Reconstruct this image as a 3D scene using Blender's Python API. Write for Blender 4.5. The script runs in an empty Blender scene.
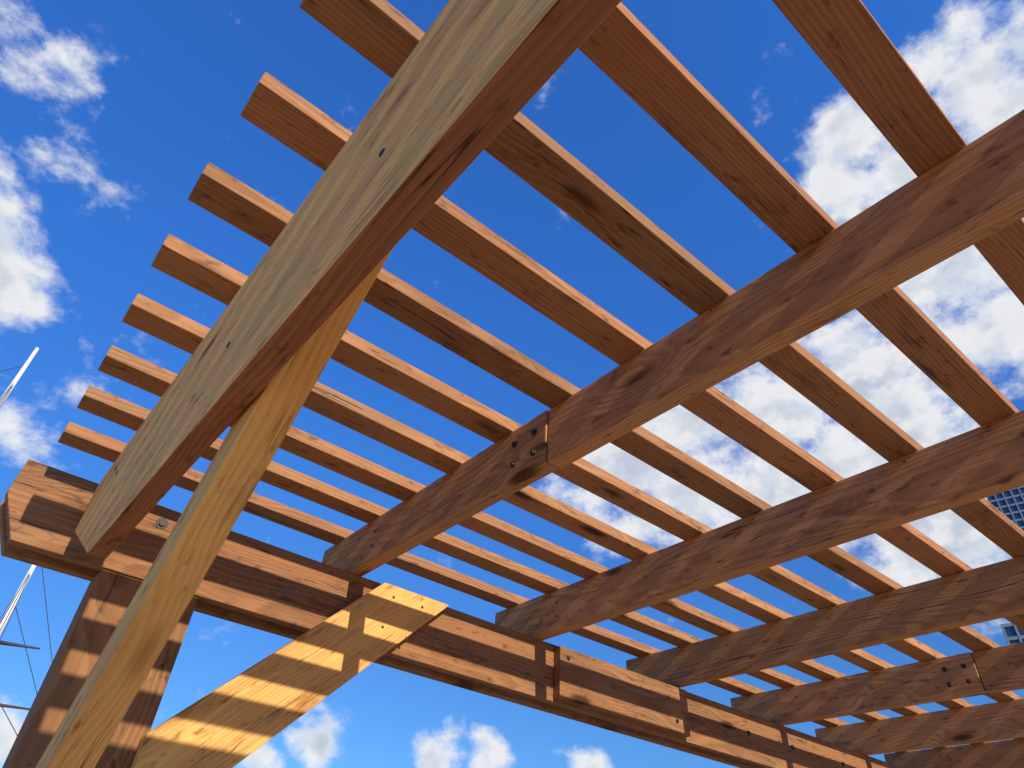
import bpy, bmesh, math, random
from mathutils import Vector, Matrix
random.seed(4)
K=1.2; EYE=1.6
# ---------------- camera solved from vanishing points ----------------
cx,cy=512,384
VA=Vector((-697,-491)); VB=Vector((1098,-634))
f=math.sqrt(-(VA.dot(VB)))
Yh=Vector((VA.x,VA.y,-f)).normalized(); Xh=Vector((VB.x,VB.y,-f)).normalized()
Zh=Xh.cross(Yh).normalized(); Xh=Yh.cross(Zh).normalized()
cam_rot=Matrix((Xh,Yh,Zh))
sc=bpy.context.scene
cd=bpy.data.cameras.new("camera"); cam=bpy.data.objects.new("camera",cd); sc.collection.objects.link(cam)
cam.matrix_world=Matrix.Translation((0,0,EYE))@cam_rot.to_4x4()
cd.sensor_width=36; cd.lens=f/1024*36; cd.clip_end=8000; cd.clip_start=.02
sc.camera=cam
def ray(u,v):
    return (cam_rot@Vector((u-cx,cy-v,-f))).normalized()

# ---------------- node helpers ----------------
class NT:
    def __init__(s,nt): s.nt=nt; s.L=nt.links
    def n(s,t,**k):
        o=s.nt.nodes.new(t)
        for a,b in k.items(): setattr(o,a,b)
        return o
    def put(s,sock,v):
        if isinstance(v,bpy.types.NodeSocket): s.L.new(v,sock)
        else: sock.default_value=v
    def m(s,op,a,b=None,c=None,clamp=False):
        o=s.n('ShaderNodeMath',operation=op,use_clamp=clamp)
        s.put(o.inputs[0],a)
        if b is not None: s.put(o.inputs[1],b)
        if c is not None: s.put(o.inputs[2],c)
        return o.outputs[0]
    def vm(s,op,a,b=None,c=None):
        o=s.n('ShaderNodeVectorMath',operation=op)
        s.put(o.inputs[0],a)
        if b is not None: s.put(o.inputs[1],b)
        if c is not None: s.put(o.inputs[2],c)
        return o.outputs['Value'] if op in('DISTANCE','LENGTH','DOT_PRODUCT') else o.outputs[0]
    def noise(s,vec,scale,detail=3,rough=.5,out=0):
        o=s.n('ShaderNodeTexNoise'); s.put(o.inputs['Vector'],vec)
        o.inputs['Scale'].default_value=scale; o.inputs['Detail'].default_value=detail; o.inputs['Roughness'].default_value=rough
        return o.outputs[out]
    def mr(s,v,a,b,c=0.,d=1.,t='SMOOTHSTEP'):
        o=s.n('ShaderNodeMapRange',interpolation_type=t); s.put(o.inputs[0],v)
        for i,x in enumerate((a,b,c,d)): o.inputs[i+1].default_value=x
        return o.outputs[0]
    def mix(s,fac,a,b,bt='MIX'):
        o=s.n('ShaderNodeMix',data_type='RGBA',blend_type=bt)
        s.put(o.inputs[0],fac); s.put(o.inputs[6],a); s.put(o.inputs[7],b)
        return o.outputs[2]
def newmat(name):
    m=bpy.data.materials.new(name); m.use_nodes=True
    t=NT(m.node_tree); b=m.node_tree.nodes['Principled BSDF']
    return m,t,b
def col(*c): return (c[0],c[1],c[2],1)

def wood(name,early,late,knot,weather,wamt=.5,rough=.8,rc=.85,ron=.42,var=.30,vb=.86):
    m,t,b=newmat(name)
    tc=t.n('ShaderNodeTexCoord').outputs['Object']
    rnd=t.n('ShaderNodeObjectInfo').outputs['Random']
    comb=t.n('ShaderNodeCombineXYZ'); t.L.new(t.m('MULTIPLY',rnd,37.),comb.inputs[0])
    t.L.new(t.m('MULTIPLY_ADD',rnd,.16,.03),comb.inputs[1]); t.L.new(t.m('MULTIPLY_ADD',t.m('FRACT',t.m('MULTIPLY',rnd,7.3)),.2,-.1),comb.inputs[2])
    P=t.vm('ADD',tc,comb.outputs[0])
    kv=t.vm('MULTIPLY',P,(2.1,7.,7.))
    vor=t.n('ShaderNodeTexVoronoi'); t.L.new(kv,vor.inputs['Vector']); vor.inputs['Scale'].default_value=1.
    vor.inputs['Randomness'].default_value=.9
    sel=t.n('ShaderNodeSeparateColor'); t.L.new(vor.outputs['Color'],sel.inputs[0])
    on=t.m('GREATER_THAN',sel.outputs[0],ron)
    kd=vor.outputs['Distance']
    kn=t.m('MULTIPLY',t.mr(kd,.19,.07),on)
    halo=t.m('MULTIPLY',t.mr(kd,.5,.05),on)
    n1=t.noise(t.vm('MULTIPLY',P,(.9,3.,3.)),1.,2,.5,1)
    off=t.vm('MULTIPLY',t.vm('SUBTRACT',n1,(.5,.5,.5)),(0,.12,.12))
    Q=t.vm('ADD',P,off)
    s=t.n('ShaderNodeSeparateXYZ'); t.L.new(Q,s.inputs[0])
    r=t.m('SQRT',t.m('ADD',t.m('MULTIPLY',s.outputs[1],s.outputs[1]),t.m('MULTIPLY',s.outputs[2],s.outputs[2])))
    r=t.m('ADD',r,t.m('MULTIPLY',halo,.026))
    fr=t.noise(t.vm('MULTIPLY',P,(3.,60.,60.)),1.,2,.6)
    ph=t.m('FRACT',t.m('ADD',t.m('MULTIPLY',r,110.),t.m('MULTIPLY',fr,.45)))
    ring=t.m('MULTIPLY',t.mr(ph,0.,.8),t.mr(ph,1.,.85))
    fib=t.noise(t.vm('MULTIPLY',P,(5.,240.,240.)),1.,2,.65)
    big=t.noise(t.vm('MULTIPLY',P,(1.3,6.,6.)),1.,3,.6)
    c=t.mix(t.m('MULTIPLY',t.m('MULTIPLY',ring,rc),t.mr(big,.3,.7,.4,1.)),early,late)
    c=t.mix(t.mr(fib,.42,.75,0,.55),c,late)
    c=t.mix(t.mr(big,.42,.72,0,wamt),c,weather)
    c=t.mix(t.m('MULTIPLY',halo,.35),c,late)
    c=t.mix(t.m('MULTIPLY',kn,.9),c,knot)
    sp=t.noise(t.vm('MULTIPLY',P,(.4,1,1)),38.,3,.65)
    c=t.mix(t.mr(sp,.57,.75,0,.65),c,knot)
    st=t.noise(t.vm('MULTIPLY',P,(2.2,9,9)),1.3,4,.7)
    c=t.mix(t.mr(st,.55,.75,0,.55),c,knot)
    ck=t.noise(t.vm('MULTIPLY',P,(1.1,55.,55.)),1.,2,.4)
    crack=t.m('MULTIPLY',t.mr(t.m('ABSOLUTE',t.m('SUBTRACT',ck,.5)),.012,.0),t.mr(big,.47,.58))
    c=t.mix(t.m('MULTIPLY',crack,.85),c,knot)
    hs=t.n('ShaderNodeHueSaturation'); t.L.new(c,hs.inputs['Color'])
    t.L.new(t.m('MULTIPLY_ADD',rnd,var,vb),hs.inputs['Value'])
    t.L.new(t.m('MULTIPLY_ADD',t.m('FRACT',t.m('MULTIPLY',rnd,13.7)),.006,.495),hs.inputs['Hue'])
    t.L.new(hs.outputs[0],b.inputs['Base Color'])
    b.inputs['Roughness'].default_value=rough; b.inputs['Specular IOR Level'].default_value=.12
    h=t.m('ADD',t.m('MULTIPLY',ring,-.25),t.m('ADD',t.m('MULTIPLY',fib,-.6),t.m('MULTIPLY',crack,-1.2)))
    bp=t.n('ShaderNodeBump'); bp.inputs['Strength'].default_value=.5; bp.inputs['Distance'].default_value=.003
    t.L.new(h,bp.inputs['Height']); t.L.new(bp.outputs[0],b.inputs['Normal'])
    return m
STAIN=wood("stained_cedar",col(.60,.30,.12),col(.32,.145,.052),col(.07,.027,.012),col(.42,.25,.14))
BEAM=wood("stained_beam",col(.36,.175,.074),col(.19,.084,.032),col(.045,.017,.008),col(.25,.145,.08))
SLAT=wood("slat_cedar",col(.48,.225,.095),col(.27,.11,.043),col(.055,.02,.009),col(.34,.20,.11))
LIGHT=wood("raw_pine",col(.95,.52,.155),col(.66,.30,.075),col(.16,.055,.018),col(.70,.38,.14),.45,.8,.75,.35,.04,1.0)
RED=wood("girder_underside",col(.40,.16,.064),col(.22,.08,.03),col(.05,.016,.008),col(.28,.12,.06))  # redder, darker wood colour for the girder's down-facing faces

def simple(name,c,rough=.5,metal=0.,var=0.):
    m,t,b=newmat(name)
    P=t.n('ShaderNodeTexCoord').outputs['Object']
    nz=t.noise(P,6.,4,.6)
    t.L.new(t.mix(t.mr(nz,.3,.7),col(*[x*(1-var) for x in c]),col(*[min(1,x*(1+var)) for x in c])),b.inputs['Base Color'])
    b.inputs['Roughness'].default_value=rough; b.inputs['Metallic'].default_value=metal
    return m
BOLT=simple("dark_bolt",(.05,.038,.03),.6,.2,.3)
PAINT=simple("white_paint",(.8,.79,.75),.5,0,.08)
DARKP=simple("tarred_rope",(.05,.045,.04),.8,0,.2)
HULL=simple("hull_black",(.03,.035,.04),.4,0,.2)

# ---------------- builders ----------------
def empty(name):
    e=bpy.data.objects.new(name,None); sc.collection.objects.link(e); return e
def finish(name,bm,mats,parent=None,mw=None,smooth=False):
    me=bpy.data.meshes.new(name); bm.normal_update(); bm.to_mesh(me); bm.free()
    for m in (mats if isinstance(mats,(list,tuple)) else [mats]): me.materials.append(m)
    if smooth:
        for p in me.polygons: p.use_smooth=True
    o=bpy.data.objects.new(name,me); sc.collection.objects.link(o)
    if mw is not None: o.matrix_world=mw
    if parent: o.parent=parent
    return o
PER=empty("pergola")
def prism(name,prof,thick,origin,ax,az,mats,parent=PER,bev=.003,botmat=False):
    bm=bmesh.new()
    a=[bm.verts.new((p[0],0,p[1])) for p in prof]; b=[bm.verts.new((p[0],thick,p[1])) for p in prof]
    n=len(prof)
    bm.faces.new(a); bm.faces.new(b[::-1])
    for i in range(n): bm.faces.new((a[i],b[i],b[(i+1)%n],a[(i+1)%n]))
    bmesh.ops.recalc_face_normals(bm,faces=bm.faces)
    bmesh.ops.bevel(bm,geom=list(bm.edges),offset=bev,segments=2,affect='EDGES',profile=.5,clamp_overlap=True)
    bm.normal_update()
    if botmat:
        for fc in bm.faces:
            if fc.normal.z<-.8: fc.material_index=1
    ax=Vector(ax).normalized(); az=Vector(az); az=(az-ax*az.dot(ax)).normalized(); ay=az.cross(ax)
    R=Matrix((ax,ay,az)).transposed().to_4x4()
    return finish(name,bm,mats,parent,Matrix.Translation(origin)@R)
def W(x,y,z): return Vector((x*K,y*K,z*K+EYE))
def yplank(name,x0,x1,y0,y1,z0,z1,mat,jit=.0):
    L=(y1-y0)*K; d=(z1-z0)*K
    j=random.uniform(-jit,jit)
    return prism(name,[(0,0),(L,0),(L,d),(0,d)],(x1-x0)*K,W(x1,y0,z0)+Vector((j,0,0)),(random.uniform(-.0015,.0015) if jit else 0,1,0),(0,0,1),mat)
def xplank(name,x0,x1,y0,y1,z0,z1,mat,jit=.0,prof=None):
    L=(x1-x0)*K; d=(z1-z0)*K
    j=random.uniform(-jit,jit)
    a=random.uniform(-.0012,.0012) if jit else 0
    return prism(name,prof or [(0,0),(L,0),(L,d),(0,d)],(y1-y0)*K,W(x0,y0,z0)+Vector((0,j,0)),(1,a,0),(0,0,1),mat)
def bolt(p,nrm,r=.012,parent=PER,washer=True):
    nrm=Vector(nrm).normalized(); bm=bmesh.new()
    if washer:
        bmesh.ops.create_cone(bm,cap_ends=True,segments=20,radius1=r*1.6,radius2=r*1.5,depth=.002,matrix=Matrix.Translation((0,0,.001)))
    bmesh.ops.create_cone(bm,cap_ends=True,segments=6,radius1=r,radius2=r*.93,depth=.006,matrix=Matrix.Translation((0,0,.005)))
    q=nrm.to_track_quat('Z','Y').to_matrix().to_4x4()
    finish("bolt",bm,BOLT,parent,Matrix.Translation(p)@q)
def screw(p,nrm,r=.006):
    nrm=Vector(nrm).normalized(); bm=bmesh.new()
    bmesh.ops.create_cone(bm,cap_ends=True,segments=14,radius1=r,radius2=r*.8,depth=.002,matrix=Matrix.Translation((0,0,.001)))
    q=nrm.to_track_quat('Z','Y').to_matrix().to_4x4()
    finish("screw",bm,BOLT,PER,Matrix.Translation(p)@q)

# ---------------- pergola ----------------
ZT=1.0; ZR=.847; ZB=.645
YM=1.92
XE=8.2
L=(XE+.055)*K; d=(ZR-ZB)*K
prof=[(.058*K,0),(L,0),(L,d),(.004*K,d),(0,(.753-ZB)*K)]
xplank("main_beam_front",-.055,XE,YM,YM+.036,ZB,ZR,BEAM,prof=prof)
xplank("main_beam_back",-.055,XE,YM+.095,YM+.131,ZB,ZR,BEAM,prof=prof)
xplank("rear_beam_front",-.055,XE,-2.0,-1.964,ZB,ZR,BEAM,prof=prof)
xplank("rear_beam_back",-.055,XE,-2.1,-2.064,ZB,ZR,BEAM,prof=prof)
xplank("splice_block",1.75,2.48,YM-.036,YM-.002,ZB+.012,ZR-.012,BEAM)
RT=.044
xs=[.137]+[.872+.78*i for i in range(0,9)]
for i,x in enumerate(xs):
    if i in(1,4,7):
        yplank("rafter",x,x+RT,1.003,2.17,ZR,ZT,STAIN)
        yplank("rafter",x+.004,x+RT+.004,-2.3,1.0,ZR,ZT,STAIN)
        for yy in (1.045,1.12):
            for zz in (ZR+.045,ZR+.105): bolt(W(x,yy,zz)+Vector((-.001,0,0)),(-1,0,0),.0072)
    else:
        yplank("rafter",x,x+RT,-2.3,2.17,ZR,ZT,STAIN,.004)
for k in range(-10,10):
    yf=.107+.2214*k
    xplank("slat",-.022+random.uniform(-.006,.006),XE,yf-.077,yf,ZT+.001,ZT+.036,SLAT,.005)
x0,x1=.116,.148
def gp(y,z): return ((y+2.2)*K,(z-.459)*K)
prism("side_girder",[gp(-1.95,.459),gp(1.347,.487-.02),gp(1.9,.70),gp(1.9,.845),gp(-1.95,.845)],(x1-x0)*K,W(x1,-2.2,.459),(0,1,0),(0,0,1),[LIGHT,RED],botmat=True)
def post(name,xa,xb,ya,yb,top):
    prism(name,[(0,0),(top*K+EYE,0),(top*K+EYE,(xb-xa)*K),(0,(xb-xa)*K)],(yb-ya)*K,Vector((xa*K,yb*K,0)),(0,0,1),(1,0,0),BEAM)
for xx in (.213,4.4,7.6):
    for (ya,yb) in ((YM+.004,YM+.127),(-2.096,-1.968)):
        post("post",xx,xx+.122,ya,yb,ZB-.002)
        post("post",xx+.125,xx+.247,ya,yb,ZB-.002)
def brace_y(xa,xb,s_hi,s_lo,zt,zb,mat):
    pts=[(s_lo-zt,zt),(s_hi-zt,zt),(s_hi-zb,zb),(s_lo-zb,zb)]
    c=((s_hi+s_lo)/2-(zt+zb)/2,(zt+zb)/2)
    r=math.sqrt(.5)
    loc=[(((y-c[0])*r-(z-c[1])*r)*K,((y-c[0])*r+(z-c[1])*r)*K) for y,z in pts]
    prism("knee_brace",loc,(xb-xa)*K,W(xb,c[0],c[1]),(0,1,-1),(0,1,1),mat)
brace_y(.152,.200,1.25,1.15,.80,-.70,LIGHT)
r=math.sqrt(.5)
pts=[(.981,.838),(1.236,.838),(.445,.047),(.445,.302)]
c=(.8,.5)
loc=[(((x-c[0])*r+(z-c[1])*r)*K,(-(x-c[0])*r+(z-c[1])*r)*K) for x,z in pts]
prism("knee_brace",loc,.036*K,W(c[0],YM-.039,c[1]),(1,0,1),(-1,0,1),LIGHT)
for (x,z) in ((1.02,.80),(1.13,.80),(1.0,.70),(1.09,.69)): screw(W(x,YM-.039,z),(0,-1,0),.006)
bolt(W(.30,YM,.80),(0,-1,0),.012); bolt(W(.36,YM,.70),(0,-1,0),.012)
for x in (2.95,3.3,3.75): bolt(W(x,YM,.76),(0,-1,0),.009)
for (x,z) in ((1.79,.80),(2.40,.70)): bolt(W(x,YM-.036,z),(0,-1,0),.007)
for (y,z) in ((.82,.615),(1.55,.72),(1.62,.76),(.40,.60)): screw(W(x0,y,z),(-1,0,0),.0065)
for i,x in enumerate(xs[1:]):
    for zz in (.05,.1): screw(W(x,1.80,ZR+zz)+Vector((-.004,0,0)),(-1,0,0),.005)
    for k in range(2,9,2):
        yy=.107+.2214*k-.04
        if not (i%3==0 and .95<yy<1.2): screw(W(x,yy,ZR+.135)+Vector((-.004,0,0)),(-1,0,0),.004)

# ---------------- ground, quay, water ----------------
def sheet(name,xa,xb,ya,yb,z,mat):
    bm=bmesh.new(); vs=[bm.verts.new(v) for v in((xa,ya,z),(xb,ya,z),(xb,yb,z),(xa,yb,z))]; bm.faces.new(vs)
    return finish(name,bm,mat)
m,t,b=newmat("paving")
P=t.n('ShaderNodeTexCoord').outputs['Object']
br=t.n('ShaderNodeTexBrick'); t.L.new(P,br.inputs['Vector']); br.inputs['Scale'].default_value=1.6
br.inputs['Color1'].default_value=col(.42,.31,.20); br.inputs['Color2'].default_value=col(.47,.35,.23); br.inputs['Mortar'].default_value=col(.2,.16,.12); br.inputs['Mortar Size'].default_value=.01
t.L.new(t.mix(t.mr(t.noise(P,.7,4,.6),.3,.7,0,.3),br.outputs[0],col(.38,.28,.18)),b.inputs['Base Color']); b.inputs['Roughness'].default_value=.85
sheet("ground",-3000,3000,-3000,28,0,m)
m,t,b=newmat("water")
P=t.n('ShaderNodeTexCoord').outputs['Object']
b.inputs['Base Color'].default_value=col(.03,.06,.07); b.inputs['Roughness'].default_value=.12
bp=t.n('ShaderNodeBump'); bp.inputs['Strength'].default_value=.5; t.L.new(t.noise(P,1.2,4,.6),bp.inputs['Height']); t.L.new(bp.outputs[0],b.inputs['Normal'])
sheet("water",-3000,3000,27,4000,-1.6,m)
bm=bmesh.new(); bmesh.ops.create_cube(bm,size=1,matrix=Matrix.Translation((0,27.8,-.95))@Matrix.Diagonal((6000,.8,1.8,1)))
finish("quay_wall",bm,simple("quay_stone",(.3,.28,.25),.9,0,.2))

# ---------------- tall ship ----------------
SHIP=empty("sailing_ship")
def tube(bm,a,b_,r1,r2=None,seg=8):
    a=Vector(a); b_=Vector(b_); r2=r1 if r2 is None else r2
    dvec=b_-a; q=dvec.to_track_quat('Z','Y').to_matrix().to_4x4()
    bmesh.ops.create_cone(bm,cap_ends=True,segments=seg,radius1=r1,radius2=r2,depth=dvec.length,matrix=Matrix.Translation((a+b_)/2)@q)
SY=60
def at(u,v,y=SY):
    d=ray(u,v); s=y/d.y; return Vector((d.x*s,y,EYE+d.z*s))
tA=at(45,545); tB=at(33,359)
sd=Vector((1,.25,0)).normalized()
bm=bmesh.new()
tB2=Vector((tB.x,SY+(tB.x-tA.x)*.25,tB.z))
masts=[(Vector((tA.x,SY,0)),tA.z),(Vector((tB2.x,tB2.y,0)),tB2.z),(Vector((tB2.x-8.5,tB2.y-2.1,0)),tB2.z-3)]
for p,h in masts:
    tube(bm,p+Vector((0,0,-.5)),p+Vector((0,0,h*.55)),.42,.34,12)
    tube(bm,p+Vector((0,0,h*.5)),p+Vector((0,0,h)),.28,.13,10)
finish("masts",bm,PAINT,SHIP,smooth=True)
bm=bmesh.new()
yd=Vector((1,-.35,0)).normalized()
for p,h in masts:
    for fz,hl in ((.67,2.9),(.50,4.2),(.33,4.8)):
        c0=p+Vector((0,-.4,h*fz)); tube(bm,c0-yd*hl,c0,.06,.15); tube(bm,c0,c0+yd*hl,.15,.06)
finish("yards",bm,DARKP,SHIP,smooth=True)
bm=bmesh.new()
for i,(p,h) in enumerate(masts):
    for fz in (.95,.75,.52):
        for sx in (-1,1):
            for off in (0,.9,1.8):
                tube(bm,p+Vector((0,0,h*fz)),p+Vector((-.25*sx,sx*2.2,0.9))+sd*(off-1),.028,.028,4)
    if i<2:
        q,h2=masts[i+1]
        for fz in (.95,.7,.5): tube(bm,p+Vector((0,0,h*fz)),q+Vector((0,0,h2*(fz-.25))),.028,.028,4)
bs=masts[0][0]+sd*13
for fz in (.97,.8,.6): tube(bm,masts[0][0]+Vector((0,0,masts[0][1]*fz)),bs+Vector((0,0,3.6))-sd*fz*2,.028,.028,4)
finish("rigging",bm,DARKP,SHIP)
bm=bmesh.new()
tube(bm,masts[0][0]+sd*6+Vector((0,0,1.5)),bs+Vector((0,0,3.8)),.22,.08,10); finish("bowsprit",bm,PAINT,SHIP,smooth=True)
bm=bmesh.new(); secs=[]
N=16; Lh=32
for i in range(N+1):
    s=i/N
    bw=3.1*min(1,(.35+s*2.2)) if s<=.3 else (3.1 if s<=.7 else 3.1*(1-((s-.7)/.3)**1.7)+.04)
    bw=max(bw,.04)
    sheer=1.2+1.2*(2*s-1)**2
    base=masts[0][0]+sd*(7-Lh*(1-s))
    row=[]
    pr=Vector((-sd.y,sd.x,0))
    for (w,z) in ((-1,sheer),(-.95,.2),(-.75,-1.2),(0,-2.2),(.75,-1.2),(.95,.2),(1,sheer)):
        row.append(bm.verts.new(base+pr*w*bw+Vector((0,0,z))))
    secs.append(row)
for a,b_ in zip(secs,secs[1:]):
    for j in range(6): bm.faces.new((a[j],a[j+1],b_[j+1],b_[j]))
    bm.faces.new((a[6],a[0],b_[0],b_[6]))
bm.faces.new(secs[0]); bm.faces.new(secs[-1][::-1])
finish("hull",bm,HULL,SHIP)

# ---------------- towers ----------------
GLASS=simple("tower_glass",(.03,.06,.12),.12,0,.3)
FR=simple("tower_frames",(.22,.25,.30),.6,0,.1)
def tower(name,c,rot,w,dp,h,fl=3.4,bay=3.0):
    E=empty(name); M=Matrix.Translation(c)@Matrix.Rotation(rot,4,'Z')
    bm=bmesh.new(); bmesh.ops.create_cube(bm,size=1,matrix=Matrix.Translation((0,0,h/2))@Matrix.Diagonal((w,dp,h,1)))
    finish("glass_core",bm,GLASS,E,M)
    bm=bmesh.new()
    nf=int(h/fl)
    for i in range(nf+1):
        z=i*h/nf
        bmesh.ops.create_cube(bm,size=1,matrix=Matrix.Translation((0,0,z))@Matrix.Diagonal((w+.5,dp+.5,.8,1)))
    for (ln,ax) in ((w,0),(dp,1)):
        nb=int(ln/bay)
        for i in range(nb+1):
            o=-ln/2+i*ln/nb
            for s in (-1,1):
                p=(o,s*(dp/2+.15),h/2) if ax==0 else (s*(w/2+.15),o,h/2)
                sz=(.5,.35,h,1) if ax==0 else (.35,.5,h,1)
                bmesh.ops.create_cube(bm,size=1,matrix=Matrix.Translation(p)@Matrix.Diagonal(sz))
    finish("facade_grid",bm,FR,E,M)
    bm=bmesh.new(); bmesh.ops.create_cube(bm,size=1,matrix=Matrix.Translation((0,0,h+2))@Matrix.Diagonal((w*.6,dp*.6,4,1)))
    finish("roof_plant",bm,FR,E,M)
def place(u,v,D,w):
    dd=ray(u,v); a=math.atan2(dd.y,dd.x); hh=EYE+D*dd.z/math.hypot(dd.x,dd.y)
    c=Vector((math.cos(a)*D,math.sin(a)*D,0))+Vector((math.sin(a),-math.cos(a),0))*w/2+Vector((math.cos(a),math.sin(a),0))*w*.5
    return c,a,hh
c,a,hh=place(986,495,300,44); tower("office_tower",c,a,44,44,hh,3.2,2.6)
c,a,hh=place(1002,626,210,40); tower("office_tower",c,a,40,40,hh,3.2,2.6)

# ---------------- light & sky ----------------
S=Vector((-.035,-.87,.48)).normalized()
sl=bpy.data.lights.new("sun","SUN"); sl.energy=5.; sl.angle=math.radians(.5); sl.color=(1,.92,.77)
so=bpy.data.objects.new("sun",sl); sc.collection.objects.link(so); so.rotation_euler=S.to_track_quat('Z','Y').to_euler()
w=bpy.data.worlds.new("World"); sc.world=w; w.use_nodes=True
try: w.cycles.sampling_method='NONE'
except Exception as e: print(e)
t=NT(w.node_tree); w.node_tree.nodes.clear()
sky=t.n('ShaderNodeTexSky',sky_type='NISHITA',sun_disc=False)
sky.sun_elevation=math.asin(S.z); sky.sun_rotation=math.atan2(S.x,S.y); sky.air_density=1.; sky.dust_density=.2; sky.ozone_density=3.
dirv=t.vm('NORMALIZE',t.n('ShaderNodeTexCoord').outputs['Generated'])
sz=t.n('ShaderNodeSeparateXYZ'); t.L.new(dirv,sz.inputs[0])
grade=t.mix(t.mr(sz.outputs[2],.1,.85,0,1),col(.30,.57,.90),col(.36,1.0,1.9))
tint=t.mix(1.,sky.outputs[0],grade,'MULTIPLY')
blobs=[
(20,20,70,.5),(65,60,50,.5),(-20,70,70,.5),(60,150,60,.40),(95,205,45,.42),(10,270,62,1.),(-30,240,90,1.),(35,300,38,.8),(140,345,35,.4),
(20,420,90,.48),(-10,330,60,.5),
(850,140,70,1.),(830,190,60,.95),(905,180,70,.9),(985,70,90,1.),(1030,110,100,1.),(1010,180,70,.9),
(960,270,90,1.),(1010,320,100,1.1),(930,340,80,1.),(860,380,100,1.1),(900,420,90,1.1),(780,410,80,.9),(700,440,90,1.),(620,470,80,1.),(690,490,80,1.),(760,480,90,1.),(850,480,100,1.1),
(640,520,70,.8),(930,540,90,1.1),(980,560,80,.9),(1000,480,80,.8),
(315,736,32,1.05),(440,760,34,1.1),(480,758,28,1.),(262,766,32,1.1),(585,768,24,.9),(15,740,50,.8)]
warp=t.vm('MULTIPLY',t.vm('SUBTRACT',t.noise(dirv,9.,2,.6,1),(.5,.5,.5)),(.08,.08,.08))
dw=t.vm('ADD',dirv,warp)
mask=None
for (u,v,rp,st) in blobs:
    d=ray(u,v); ang=rp*1.35/f*(d.dot(ray(512,384)))**1.5
    o=t.mr(t.vm('DISTANCE',dw,tuple(d)),ang,ang*.15,0,st,'LINEAR')
    mask=o if mask is None else t.m('MAXIMUM',mask,o)
n0=t.noise(t.vm('MULTIPLY',dirv,(1,1,1.4)),10.,7,.63)
val=t.m('ADD',t.m('MULTIPLY',mask,.72),t.m('MULTIPLY',t.m('SUBTRACT',n0,.5),1.75))
alpha=t.mr(val,.20,.66)
n2=t.noise(t.vm('MULTIPLY',t.vm('ADD',dirv,tuple(S*.03)),(1,1,1.4)),10.,3,.6)
shade=t.mr(t.m('SUBTRACT',n0,n2),-.09,.09)
thick=t.mr(val,.42,.85)
cc=t.mix(t.m('MULTIPLY',thick,.75),col(5.5,5.8,6.1),col(3.0,3.45,4.3))
cc=t.mix(t.m('MULTIPLY',shade,.72),cc,col(6.6,6.5,6.4))
fin=t.mix(t.m('MULTIPLY',alpha,.96),tint,cc)
bg=t.n('ShaderNodeBackground'); bg.inputs['Strength'].default_value=.145
t.L.new(fin,bg.inputs['Color'])
out=t.n('ShaderNodeOutputWorld'); t.L.new(bg.outputs[0],out.inputs[0])
sc.view_settings.view_transform='Standard'; sc.view_settings.look='None'; sc.view_settings.exposure=0
